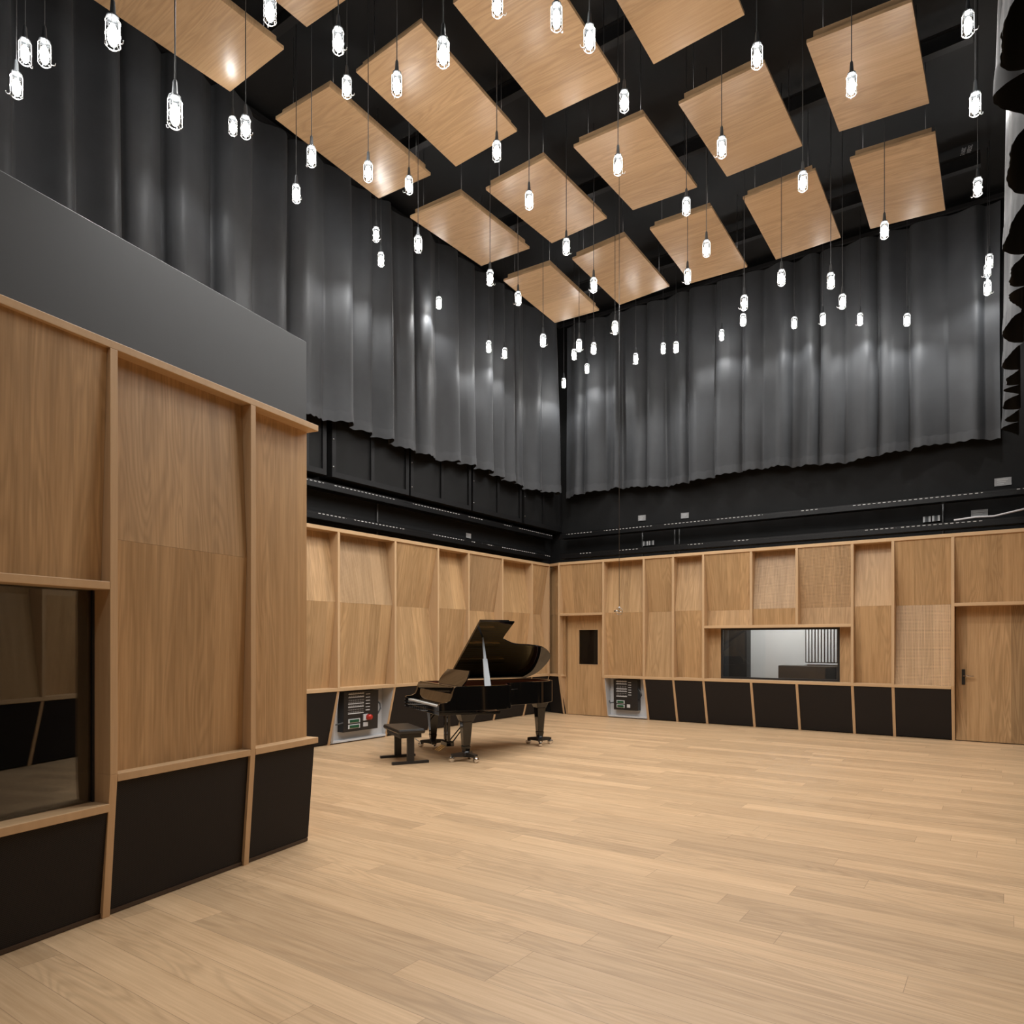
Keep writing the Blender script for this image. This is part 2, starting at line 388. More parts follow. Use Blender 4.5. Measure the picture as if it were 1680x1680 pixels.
# window in the back wall and the control room behind
wn = thing('window_1', None, None, kind='structure')
z0w, z1w = ZL, ZW-.05
m = MB(); t_ = .035
m.box(xw0, xw1, .24, .29, z0w, z0w+t_).box(xw0, xw1, .24, .29, z1w-t_, z1w).box(xw0, xw0+t_, .24, .29, z0w+t_, z1w-t_).box(xw1-t_, xw1, .24, .29, z0w+t_, z1w-t_)
m.build('window_frame', M_BLACKM, wn)
MB().box(xw0+t_, xw1-t_, .26, .268, z0w+t_, z1w-t_).build('pane', M_WIN2, wn)
MB().box(PR[4]+.021, xw0, .24, .262, z0w, z1w).build('surround_board', M_PANEL, wn)
MB().box(xw1, PR[7]-.021, .24, .262, z0w, z1w).build('surround_board', M_PANEL, wn)
for i, (a, c, s_) in enumerate(((4, 5, 'left'), (5, 6, 'middle'), (6, 7, 'right'))): pass
cx0, cx1 = xw0-2.2, xw1+1.6
for nm_, bx_ in (('wall_control_back', (cx0, cx1, 2.6, 2.75, 0, 2.9)), ('wall_control_left', (cx0-.1, cx0, .7, 2.75, 0, 2.9)), ('wall_control_right', (cx1, cx1+.1, .7, 2.75, 0, 2.9)), ('ceiling_control', (cx0, cx1, .7, 2.6, 2.8, 2.9))):
    MB().box(*bx_).build(nm_, M_LGREY, None, kind='structure')
xa = onY(1231, 2.55)
MB().box(cx0+.02, xa, 2.3, 2.58, 0, 2.78).build('tall_cupboard', M_DARKW, None, label='tall dark cupboard seen through the left side of the control window', cat='cupboard')
xa2, xb2 = onY(1282, 2.3), onY(1376, 2.3)
sb = MB().box(xa2, xb2, 2.05, 2.4, 0, 1.07).build('sideboard', M_DARKW, None, bevel=.01, label='low black sideboard seen through the right side of the control window', cat='sideboard')
bl = thing('vertical_blind', 'white vertical blind seen through the right end of the control window', 'blind')
xa3, xb3 = onY(1322, 2.45), onY(1374, 2.45)
MB().box(xa3-.02, xb3+.02, 2.5, 2.58, 1.09, 2.3).build('dark_backing', M_DARKW, bl)
for k in range(10):
    x = xa3 + (k+.5)*(xb3-xa3)/10; MB().box(x-.018, x+.018, 2.44, 2.46, 1.14, 2.3).build('slat', M_WHITE, bl)
MB().box(xa3-.02, xb3+.04, 2.42, 2.5, 1.09, 1.12).build('bottom_rail', M_WHITE, bl)
cl = MB().box(xa+.3, xa+1.6, 1.2, 1.5, 2.74, 2.8).build('ceiling_light', emit('panel_light', (1, .985, .96), 44), None, label='white ceiling light inside the control room', cat='ceiling light')

# doors
d1 = thing('door_1', None, None, kind='structure')
yd = .25; x0, x1 = PR[0]+.021, PR[1]-.021
lx0 = onY(932, yd)
hx0, hx1 = onY(950, yd-.02), onY(981, yd-.02); hz1, hz0 = zY(965, 1033.5, yd), zY(965, 1090, yd)
m = MB().box(lx0, hx0, yd-.02, yd+.03, .01, ZD-.05).box(hx1, x1+.0, yd-.02, yd+.03, .01, ZD-.05).box(hx0, hx1, yd-.02, yd+.03, .01, hz0).box(hx0, hx1, yd-.02, yd+.03, hz1, ZD-.05)
m.build('door_leaf', M_DOOR, d1)
MB().box(x0, lx0-.008, yd-.02, yd+.03, 0, ZD-.05).build('door_frame', M_PANEL, d1)
MB().box(hx0, hx1, yd, yd+.01, hz0, hz1).build('door_glass', glass('dark_door_glass', (.7, .72, .72), ior=1.35), d1)
f_ = MB()
for a, c, e, g in ((hx0-.012, hx0, hz0-.012, hz1+.012), (hx1, hx1+.012, hz0-.012, hz1+.012), (hx0, hx1, hz0-.012, hz0), (hx0, hx1, hz1, hz1+.012)): f_.box(a, c, yd-.026, yd-.018, e, g)
f_.build('glazing_bead', M_POST, d1)
MB().tube([(x1-.06, yd-.02, 1.0), (x1-.06, yd-.035, 1.0)], .014, 10).tube([(x1-.06, yd-.032, 1.0), (x1-.10, yd-.036, 1.0)], .004, 6).build('door_handle', M_STEEL, d1)
d2 = thing('door_2', None, None, kind='structure')
MB().box(PR[9]+.03, XE-.01, yd-.02, yd+.03, .012, ZD-.05).build('door_leaf', M_DOOR, d2)
hx = onY(1580.5, yd-.03)
hd = MB().box(hx-.022, hx+.022, yd-.032, yd-.02, zY(1580, 1123, yd), zY(1580, 1098, yd)).build('handle_plate', M_BLACKM, d2)
zh = zY(1585, 1109, yd-.05)
MB().tube([(hx, yd-.03, zh), (hx, yd-.075, zh), (hx+.14, yd-.075, zh)], .009, 8).build('door_handle', M_CHROME, d2)
MB().box(lx0-.1, x1, yd+.10, yd+.12, .1, ZD-.1).build('wall_behind_door', M_DARKW, kind='structure')

# right wall (behind the camera's right shoulder, seen only as reflection)
WQ = Wall((XR, 0), (0, 1), (-1, 0), M_RAILY)
q = [-.9*k for k in range(0, 19)]
frame(WQ, None, q, q[-1], 0, [(q[-1], 0, ZL)], KD, kind='structure').name = 'wall_right_frame'
for i in range(18):
    bay(WQ, None, q[i+1]+.021, q[i]-.021, DA if i % 2 else DB, KD, kind='structure', name='wall_right_panel')

# ------------------------------------------------------------------ equipment niches
def niche(wl, a0, a1, name, label, red):
    t = thing(name, label, 'equipment box')
    # white lining
    m = MB(); wl.slab(m, a0, a1, .28, .28, .0, ZL-.05, th=.01)
    wl.slab(m, a0, a0+.006, .16, .02, .03, ZL-.052, back0=.28, back1=.28); wl.slab(m, a1-.006, a1, .22, .02, .03, ZL-.052, back0=.28, back1=.28)
    wl.slab(m, a0, a1, .20, .20, .02, .05, back0=.28, back1=.28); m.build('white_lining', M_WHITE, t)
    w0, w1 = a0+(a1-a0)*.17, a0+(a1-a0)*.80; W_ = w1-w0
    wl.slab(MB(), 0, 0, 0, 0, 0, 0, th=0)
    m = MB(); wl.slab(m, w0, w1, .15, .13, .17, ZL-.08, back0=.28, back1=.28); m.build('black_case', M_BLACKM, t, bevel=.004)
    def fp(a, b_, z0, z1, nm, mat, e=.006):
        mm = MB(); dd = lambda z: .15-.02*(z-.17)/(ZL-.25)
        wl.slab(mm, w0+W_*a, w0+W_*b_, dd(z0)-e, dd(z1)-e, z0, z1, th=e); return mm.build(nm, mat, t)
    for k, z in enumerate((.74, .69, .59, .54, .44)): fp(.12, .56, z, z+.014, 'label_strip', M_WHITE)
    for k in range(6): fp(.62, .74, .725-.05*k, .737-.05*k, 'label_strip', M_WHITE)
    for z in (.762, .715, .65, .62, .565, .505, .47): fp(.12, .56, z-.007, z+.007, 'connector_row', M_DOTS)
    for z in (.30, .215):
        o = fp(.13, .46, z, z+.065, 'network_frame', M_WHITE, .008); 
        mm = MB(); wl.slab(mm, w0+W_*.165, w0+W_*.425, .128, .128, z+.012, z+.053, th=.008); g_ = mm.build('socket_block', M_GREEN, o)
    fp(.56, .69, .225, .29, 'power_socket', M_WHITE, .01)
    if red:
        fp(.55, .68, .32, .42, 'switch_box', M_WHITE, .02)
        p = wl.P(w0+W_*.68, .13, .37); p2 = wl.P(w0+W_*.68, .06, .37)
        MB().tube([p, p2], [.05, .04], 14).build('red_button', M_RED, t)
    cb = [wl.P(w1-.01, .18, .62), wl.P(w1+.05, .15, .56), wl.P(w1+.07, .16, .48), wl.P(w1+.03, .18, .40), wl.P(w1-.01, .2, .38)]
    MB().tube(cb, .013, 8).build('cable', M_RUBBER, t)
    cb = [wl.P(a0+.02, .2, .34), wl.P(a0+.06, .16, .30), wl.P(w0+.02, .16, .32)]
    MB().tube(cb, .011, 8).build('cable', M_RUBBER, t)
    return t
niche(WL, PL[0]+.022, PL[1]-.022, 'connection_box', 'black connection box with a red button in the left wall niche', True)
niche(WR, PR[1]+.022, PR[2]-.022, 'connection_box', 'black connection box without a red button in the niche beside the small door', False)

# kick panels under the control window
for (i, nm) in ((4, 'left'), (5, 'middle'), (6, 'right')): pass

# ------------------------------------------------------------------ foreground booth
c25 = Vector((.419, .908)).normalized()
cy, sy = math.cos(YAW), math.sin(YAW)
AB = Vector((cy*c25.x - sy*c25.y, sy*c25.x + cy*c25.y)); NB = Vector((AB.y, -AB.x))
OB = Vector((CAM.x, CAM.y)) - NB*3.68
rb_m = wood('oak_rail_booth', 'y', (.58, .392, .22), (.49, .318, .17), strip=3, cath=0, var=.02)
WB = Wall(OB, AB, NB, rb_m)
SE = 4.365; s1, s2 = 2.672, 3.71; s0 = .85; KB = .065; ZBL = .81
bm = M_PANELY
tb = thing('recording_booth', 'foreground oak-clad booth with a dark window at the left edge', 'booth')
m = MB(); WB.slab(m, -.6, SE+.02, 0, 0, ZT-.045, ZT, back0=.5, back1=.5); m.build('top_rail', rb_m, tb, bevel=.003)
for a in (-.3, s0, s1, s2):
    m = MB(); zz = ZBL; WB.slab(m, a-.0225, a+.0225, KB, 0, 0, zz, back0=.2, back1=.2); WB.slab(m, a-.0225, a+.0225, 0, 0, zz, ZT-.045, back0=.2, back1=.2); m.build('post', M_POST, tb, bevel=.002)
for a0, a1, z in ((-.28, s0-.023, ZBL), (s0+.023, s1-.023, .65), (s0+.023, s1-.023, 1.885), (s1+.023, s2-.023, ZBL), (s2+.023, SE+.02, ZBL)):
    m = MB(); WB.slab(m, a0, a1, .001, .001, z-.045, z, back0=.2, back1=.2); m.build('ledge', rb_m, tb, bevel=.003)
def bslab(nm, a0, a1, z0, z1, d0, d1, mat, th=.02, **kw):
    m = MB(); WB.slab(m, a0, a1, d0, d1, z0, z1, th=th); return m.build(nm, mat, tb, **kw)
bslab('upper_board', s0+.024, s1-.024, 1.885, ZT-.045, .075, .025, bm)
bslab('upper_board', s1+.024, s2-.024, 2.13, ZT-.045, .035, .085, bm)
bslab('lower_board', s1+.024, s2-.024, ZBL, 2.129, .08, .035, bm)
bslab('end_board', s2+.024, SE, ZBL, ZT-.045, .10, .10, bm)
bslab('upper_board', -.3+.024, s0-.024, ZBL, ZT-.045, .08, .035, bm)
for a0, a1, z in ((-.276, s0-.024, ZBL), (s0+.024, s1-.024, .65), (s1+.024, s2-.024, ZBL), (s2+.024, SE-.002, ZBL)):
    bslab('kick_panel', a0, a1, .03, z-.045, KB+.02, .022, M_KICK)
m = MB(); WB.slab(m, -.6, SE-.01, KB+.015, KB+.015, .004, .028, th=.03); m.build('base_strip', plain('dark_brown_base', (.05, .028, .016), .5), tb)
# body behind the cladding, with end face
BD = 2.0
m = MB(); WB.slab(m, SE-.02, SE-.001, .13, .13, .02, ZT-.046, back0=BD, back1=BD); m.build('end_cladding', M_PANEL, tb)
m = MB(); WB.slab(m, -.6, s0-.03, .21, .21, .0, ZT-.05, th=.05); WB.slab(m, s1+.03, SE-.025, .21, .21, 0, ZT-.05, th=.05)
WB.slab(m, s0-.03, s1+.03, .21, .21, 0, .6, th=.05); WB.slab(m, s0-.03, s1+.03, .21, .21, 1.89, ZT-.05, th=.05)
WB.slab(m, -.6, SE-.025, BD-.1, BD-.1, 0, ZT-.05, th=.05); m.build('inner_lining', M_DARKW, tb)
m = MB(); WB.slab(m, -.6, SE-.002, .10, .10, ZT+.001, 3.89, back0=BD, back1=BD); m.build('grey_upper_box', M_GREY, tb, bevel=.004, label='plain matt grey box above the oak cladding')
m = MB(); WB.slab(m, s0+.024, s1-.024, .14, .14, .65, 1.84, th=.01); pw_ = m.build('window_pane', M_WIN, tb)
for a0 in (s1-.036, s0+.024):
    m = MB(); WB.slab(m, a0, a0+.012, .13, .13, .65, 1.84, th=.012); m.build('window_gasket', M_BLACKM, tb)

# ------------------------------------------------------------------ curtains
def curtain(label, P0, P1, N, z0, z1, amp, seed, wmin=.34, wmax=.62, ruf=.010):
    r = random.Random(seed); P0 = Vector(P0); P1 = Vector(P1); L = (P1-P0).length; A = (P1-P0)/L; N = Vector(N)
    pos = [0.0]; am = []; sk = []
    while pos[-1] < L:
        pos.append(pos[-1]+r.uniform(wmin, wmax)); am.append(r.uniform(.7, 1.15)*amp); sk.append(r.choice((.55, .6, 1.7, 2.0, 2.3)))
    n = int(L/.018); zs = [z0 + (z1-z0)*(k/14)**1.0 for k in range(15)]
    ph = [r.uniform(0, 6.28) for _ in range(8)]
    def depth(s, z, side):
        k = 0
        while k < len(am)-1 and pos[k+1] < s: k += 1
        p = (s-pos[k])/(pos[k+1]-pos[k]); p = min(max(p, 0), 1)**sk[k]
        d = am[k]*(math.sin(PI*p)**.75)
        zz = (z-z0)/(z1-z0); d *= 1.05-.3*zz
        d += .010*math.sin(s*15+ph[0]+.9*math.sin(z*.8+ph[1])) + -.014*abs(math.sin(s*8.3+ph[2]+.25*z+math.sin(s*2.1))) + .022*math.sin(s*4.3+ph[3]+.3*z)
        return d - amp*.6
    vs = []; cache = []
    for i in range(n+1):
        s = L*i/n
        for z in zs:
            zz = z
            sh = .03*math.sin(z*.9+s*1.3+ph[4]); q = P0 + A*min(max(s+sh*.4, 0), L) + N*depth(s, z, 0)
            dz = .045*math.sin(s*2.1+ph[5])*(1-(z-z0)/(z1-z0)) + ruf*math.sin(s*42+2*math.sin(s*3))*(z == z0)
            vs.append((q.x, q.y, z+dz))
    m = len(zs); fs = [(i*m+j, (i+1)*m+j, (i+1)*m+j+1, i*m+j+1) for i in range(n) for j in range(m-1)]
    o = MB().add(vs, fs, True).build('curtain', M_CURT, None, label=label, cat='curtain')
    # hem band
    hv = []
    for i in range(n+1):
        a, b_ = Vector(vs[i*m]), Vector(vs[i*m+1]); s = L*i/n
        N3 = Vector((N.x, N.y, 0)); ru = .0025*math.sin(s*70)+.005
        t1 = .14/(b_-a).length
        hv += [a + N3*(.004+ru) - Vector((0, 0, .012)), a.lerp(b_, t1*.5) + N3*(.006+ru*.5), a.lerp(b_, t1) + N3*.003]
    hf = [(i*3+j, (i+1)*3+j, (i+1)*3+j+1, i*3+j+1) for i in range(n) for j in range(2)]
    MB().add(hv, hf, True).build('hem', M_HEM, o)
    return o
ZH = 4.68
curtain('long grey curtain hanging along the left wall', (.245, -16.9), (.245, .17), (1, 0), ZH, 8.35, .19, 3)
curtain('grey curtain hanging along the right-hand back wall', (.27, .28), (8.02, .28), (0, -1), ZH, 8.35, .18, 11)
curtain('grey curtain at the right edge seen steeply from below', (8.145, .1), (8.145, -16.9), (-1, 0), ZH, 8.35, .17, 5, .5, .8, 0)
trk = thing('curtain_track', 'black curtain track running under the ceiling around the room', 'curtain track')
MB().box(.10, .16, -16.9, .33, 8.36, 8.42).build('track_rail', M_BLACKM, trk); MB().box(.16, 8.2, .27, .33, 8.36, 8.42).build('track_rail', M_BLACKM, trk); MB().box(8.17, 8.23, -16.9, .27, 8.36, 8.42).build('track_rail', M_BLACKM, trk)
for x in (.13, 8.2):
    for k in range(9): MB().box(x-.01, x+.01, -15.5+1.9*k, -15.48+1.9*k, 8.42, ZC).build('track_bracket', M_BLACKM, trk)

# ------------------------------------------------------------------ black cabinets high on the left wall
xf = .08
cb = [(470, 536), (545, 671), (674, 773), (776, 856), (860, 923)]
cl_ = ['partly hidden behind the booth corner', 'second from the booth', 'third from the booth', 'fourth from the booth', 'in the far corner']
for k, (a, c) in enumerate(cb):
    y0 = onX(a, xf); y1 = min(onX(c, xf), .49)
    t = thing('absorber_box', 'black framed absorber box above the left cable tray, ' + cl_[k], 'wall box', group=None)
    MB().box(-.2, xf-.03, y0, y1, 3.95, 5.0).build('box_body', M_BLACK, t)
    ym = (y0+y1)/2; fw = .07
    m = MB()
    for e, g, z0, z1 in ((y0, y1, 3.95, 4.03), (y0, y0+fw, 4.03, 5.0), (y1-fw, y1, 4.03, 5.0), (ym-.035, ym+.035, 4.03, 5.0)): m.box(xf-.03, xf, e, g, z0, z1)
    m.build('front_frame', M_ABS, t)
    for z in (4.1, 4.5): MB().tube([(xf-.001, y0+.025, z), (xf+.006, y0+.025, z)], .012, 8).build('fixing_bolt', M_STEEL, t)

# ------------------------------------------------------------------ cable trays
def tray(label, pts, z, wdt, h=.11):
    """pts: front line corner points; wdt offset toward the wall"""
    t = thing('cable_tray', label, 'cable tray')
    rail = MB(); sl = MB(); rg = MB()
    for (x0, y0, x1, y1, nx, ny) in pts:
        L = math.hypot(x1-x0, y1-y0); ax, ay = (x1-x0)/L, (y1-y0)/L
        def bx(mm, s0, s1, d0, d1, z0, z1):
            p = [(x0+ax*s-nx*d, y0+ay*s-ny*d) for s, d in ((s0, d0), (s1, d0), (s1, d1), (s0, d1))]
            mm.hexa([(a, b_, z0) for a, b_ in p] + [(a, b_, z1) for a, b_ in p])
        bx(rail, 0, L, 0, .004, z, z+h); bx(rail, 0, L, 0, .02, z+h-.004, z+h); bx(rail, 0, L, wdt-.004, wdt, z, z+h); bx(rail, 0, L, 0, .03, z, z+.005)
        bx(sl, .03, L-.03, -.002, .001, z+h*.72, z+h*.72+.010)  # thin strip carrying the painted glints
        bx(rg, .01, L-.01, .004, wdt-.004, z+.005, z+.012)
    rail.build('side_rail', M_TRAY, t); sl.build('painted_glint_strip', M_GLINT, t); rg.build('tray_bottom', M_TRAY, t)
    return t
yA = -15.0
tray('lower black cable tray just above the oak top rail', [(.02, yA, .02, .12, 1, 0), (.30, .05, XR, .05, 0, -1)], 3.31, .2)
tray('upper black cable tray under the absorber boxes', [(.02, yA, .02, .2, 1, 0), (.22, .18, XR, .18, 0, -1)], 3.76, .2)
def onwall_y(u, v, y): return onY(u, y), zY(u, v, y)
def plate(name, label, u, v, wpx, hpx, cat='wall plate'):
    x, z = onwall_y(u, v, .5); r = ray(u); Y = (.5-CAM.y)/r.y; W_ = wpx/FPX*Y/.82*.5; H_ = hpx/FPX*Y*.5
    t = thing(name, label, cat)
    MB().box(x-W_, x+W_, .485, .5, z-H_, z+H_).build('plate', M_PLATE, t, bevel=.002)
    m = MB()
    for k in range(3): m.box(x-W_*.7, x+W_*(.6-.25*k), .483, .486, z+H_*(.5-.5*k)-.004, z+H_*(.5-.5*k)+.004)
    m.build('printed_lines', M_WHITE, t)
    return t
plate('equipment_plate', 'small grey labelled plate above the small door on the black wall', 1053.5, 850, 11, 9)
plate('equipment_plate', 'small grey labelled plate above the upper tray, second from the corner', 1124, 846, 11, 9)
plate('equipment_plate', 'grey labelled plate above the upper tray near the right edge', 1645.5, 790.5, 19, 13)
plate('equipment_plate', 'grey labelled plate between the two trays near the right edge', 1607, 843, 19, 13)
def sock(label, u, v):
    x, z = onwall_y(u, v, .5); t = thing('wall_socket', label, 'socket')
    MB().box(x-.055, x+.055, .46, .5, z-.045, z+.045).build('socket_body', M_RUBBER, t)
    MB().box(x-.055, x-.025, .455, .462, z-.045, z+.045).build('white_cover', M_WHITE, t); MB().box(x+.025, x+.055, .455, .462, z-.045, z+.045).build('white_cover', M_WHITE, t)
sock('white and grey socket box left of its twin, between the trays near the corner', 1060.5, 892)
sock('white and grey socket box right of its twin, between the trays near the corner', 1070, 891)
sock('white and grey socket box left of its twin, between the trays near the right edge', 1521, 852.5)
sock('white and grey socket box right of its twin, between the trays near the right edge', 1536, 851)
x_ = -.2; ys = onX(768, x_); zs_ = zX(768, 879, x_)
t = thing('equipment_plate', 'small grey plate on the black left wall between the trays', 'wall plate')
MB().box(-.2, -.185, ys-.07, ys+.07, zs_-.045, zs_+.045).build('plate', M_PLATE, t)
def conduit(label, p, z0, z1): MB().tube([(p[0], p[1], z0), (p[0], p[1], z1)], .014, 8).build('conduit', plain('conduit_grey', (.09, .09, .09), .35), None, label=label, cat='conduit')
conduit('grey vertical conduit on the black left wall between the trays', (-.18, onX(619, -.18)), 3.24, 3.8)
conduit('thin grey conduit left of the socket pair near the corner', (onY(1054, .48), .48), 3.24, 3.8)
conduit('left one of two close grey conduits above the narrow panels', (onY(1107, .48), .48), 3.24, 3.8)
conduit('right one of two close grey conduits above the narrow panels', (onY(1114.5, .48), .48), 3.24, 3.8)
conduit('grey conduit right of the socket pair near the right edge', (onY(1547, .48), .48), 3.24, 3.8)
xq = onY(1590, .2)
MB().tube([(onY(1565, .15), .15, 3.45), (onY(1600, .15), .15, 3.47), (onY(1630, .15), .15, 3.46), (onY(1680, .15), .15, 3.53), (onY(1700, .15), .15, 3.55)], .016, 8).build('cable', plain('pale_cable', (.5, .47, .47), .5), None, label='pale cable lying on the lower tray at the right edge', cat='cable')

# ------------------------------------------------------------------ ceiling structure and panels
for k, y in enumerate((-.9, -3.5, -5.75, -8.0, -10.3, -13)):
    pass
bl_ = ['nearest the far corner', 'between the first and second panel rows', 'between the second and third panel rows', 'over the third panel gap', 'over the fourth panel gap', 'above the camera end']
for k, y in enumerate((-.95, -3.5, -5.75, -8.0, -10.3)):
    MB().box(.4, 7.8, y-.05, y+.05, 8.25, 8.262).box(.4, 7.8, y-.006, y+.006, 8.262, 8.44).box(.4, 7.8, y-.05, y+.05, 8.44, 8.452).build('steel_beam', plain('beam_black', (.02, .02, .021), .4), None, label='black steel ceiling beam ' + bl_[k], cat='beam')
    for x in (1.2, 4.2, 7.0): pass
pan = [(2.944, -6.891, .06, -.06), (1.63, -6.924, -.04, -.046), (1.662, -4.698, -.019, .02), (2.955, -4.638, .06, .034), (1.637, -2.406, -.02, -.06),
       (2.97, -2.404, .063, -.046), (4.281, -4.629, -.023, .035), (4.267, -2.38, -.012, -.07), (5.6, -4.6, .03, .05), (5.626, -2.364, .041, -.064),
       (6.935, -4.578, -.069, .048), (6.948, -2.33, -.057, -.054), (4.28, -6.9, -.02, -.05), (5.6, -6.92, .04, -.05), (1.62, -9.15, .02, .03), (2.94, -9.18, -.04, .03)]
row = {-2: 'row nearest the far corner', -5: 'second row from the far corner', -7: 'third row from the far corner', -9: 'nearest visible row at the top left'}
colm = ['first', 'second', 'third', 'fourth', 'fifth']
for (x, y, tx, ty) in pan:
    c_ = round((x-1.64)/1.327)
    t = thing('ceiling_panel', 'suspended oak ceiling panel, %s from the left curtain in the %s' % (colm[c_], row[round(y)]), 'ceiling panel', (x, y, 7.55), group='suspended oak ceiling panels')
    e = Euler((math.atan(ty), -math.atan(tx), 0)); mx = e.to_matrix()
    a, b_ = .465, .825
    o = MB().box(-a, a, -b_, b_, 0, .035).build('face_board', M_CEIL, t, bevel=.002); o.rotation_euler = e
    o = MB().box(-a+.05, a-.05, -b_+.05, b_-.05, .035, .125).build('backing_box', M_CEIL, t); o.rotation_euler = e
    for sx in (-1, 1):
        for sy_ in (-1, 1):
            q_ = mx @ Vector((sx*(a-.12), sy_*(b_-.15), .12)); MB().tube([q_, (q_.x, q_.y, ZC-7.55)], .004, 5).build('hanging_rod', M_STEEL, t)

# ------------------------------------------------------------------ pendant lamps
def make_lamp():
    t = thing('pendant_lamp', '', 'pendant lamp')
    m = MB(); m.lathe([(.001, -.07), (.018, -.065), (.028, -.045), (.031, -.02), (.028, .005), (.018, .03), (.012, .045), (.001, .05)], 12).build('bulb', M_BULB, t)
    m = MB(); m.lathe([(.001, -.088), (.02, -.086), (.036, -.07), (.039, -.04), (.039, .05), (.034, .06), (.034, .085), (.036, .088)], 16).build('glass_jar', M_JAR, t)
    m = MB(); m.lathe([(.001, .205), (.007, .205), (.013, .19), (.019, .10), (.024, .098), (.036, .095), (.037, .086), (.001, .086)], 14).build('socket', M_RUBBER, t)
    m = MB(); r = .044
    for k in range(6):
        a = k*PI/3; c, s = math.cos(a), math.sin(a)
        m.tube([(r*.8*c, r*.8*s, .092), (r*c, r*s, .06), (r*c, r*s, -.085), (r*.7*c, r*.7*s, -.1)], .0022, 5)
    for z, rr in ((.06, r), (-.02, r+.001), (-.085, r+.001), (-.1, r*.7)): m.tube([(rr*math.cos(2*PI*k/14), rr*math.sin(2*PI*k/14), z) for k in range(14)], .0024, 5, True)
    m.tube([(r, 0, -.085), (r+.018, 0, -.088), (r+.028, 0, -.08), (r+.03, 0, -.066)], .0035, 6)
    m.build('wire_guard', M_WIRE, t)
    MB().tube([(0, 0, 0), (0, 0, 1)], .0045, 6).build('cord', M_CORD, t)
    return t
BP = [(1.684, -10.499, 6.277), (2.052, -10.505, 6.088), (1.530, -10.503, 6.075), (3.503, -10.693, 5.400), (3.740, -10.420, 4.962), (1.100, -8.255, 7.260),
      (2.427, -9.004, 6.250), (2.429, -8.259, 6.400), (1.605, -7.798, 6.565), (3.721, -9.689, 6.163), (3.758, -9.079, 6.341), (2.937, -8.253, 6.869),
      (3.756, -8.416, 6.424), (4.832, -9.055, 5.754), (4.696, -8.215, 6.785), (5.286, -8.253, 6.354), (5.449, -8.026, 6.269), (2.750, -7.799, 6.375),
      (2.428, -6.852, 6.855), (3.756, -6.942, 6.673), (3.683, -6.224, 6.550), (1.041, -6.030, 7.125), (0.790, -5.690, 7.011), (2.249, -6.502, 6.387),
      (3.553, -5.182, 6.542), (4.848, -6.328, 6.444), (5.084, -6.669, 6.784), (0.465, -4.060, 7.120), (2.590, -5.499, 6.301), (2.179, -4.257, 6.636),
      (3.506, -4.374, 6.404), (0.768, -3.099, 6.655), (0.595, -2.387, 6.817), (2.164, -3.548, 6.264), (2.349, -2.740, 6.420), (1.528, -1.480, 6.878),
      (2.251, -2.059, 6.624), (1.048, -0.128, 7.151), (0.645, -0.375, 6.863), (3.314, -3.358, 6.241), (2.551, -1.016, 6.717), (2.961, -0.729, 6.906),
      (3.287, -0.928, 6.782), (5.083, -5.056, 6.575), (5.085, -4.398, 6.388), (4.529, -3.586, 6.550), (5.813, -6.000, 6.427), (6.412, -6.896, 6.438),
      (6.399, -5.241, 6.275), (6.983, -5.999, 6.518), (7.857, -5.999, 6.625), (7.890, -5.499, 6.261), (7.850, -3.631, 6.530), (6.934, -3.595, 6.379),
      (7.900, -0.877, 6.910), (7.862, -0.129, 7.113), (7.875, -0.724, 6.602), (5.777, -3.624, 6.150), (6.287, -3.266, 6.112), (5.205, -3.278, 6.127),
      (4.552, -1.196, 6.840), (3.839, -0.130, 7.144), (5.099, -0.123, 7.044), (5.624, -0.445, 6.850), (6.262, -2.371, 6.208), (6.128, -0.120, 6.839),
      (6.804, -0.130, 6.650)]
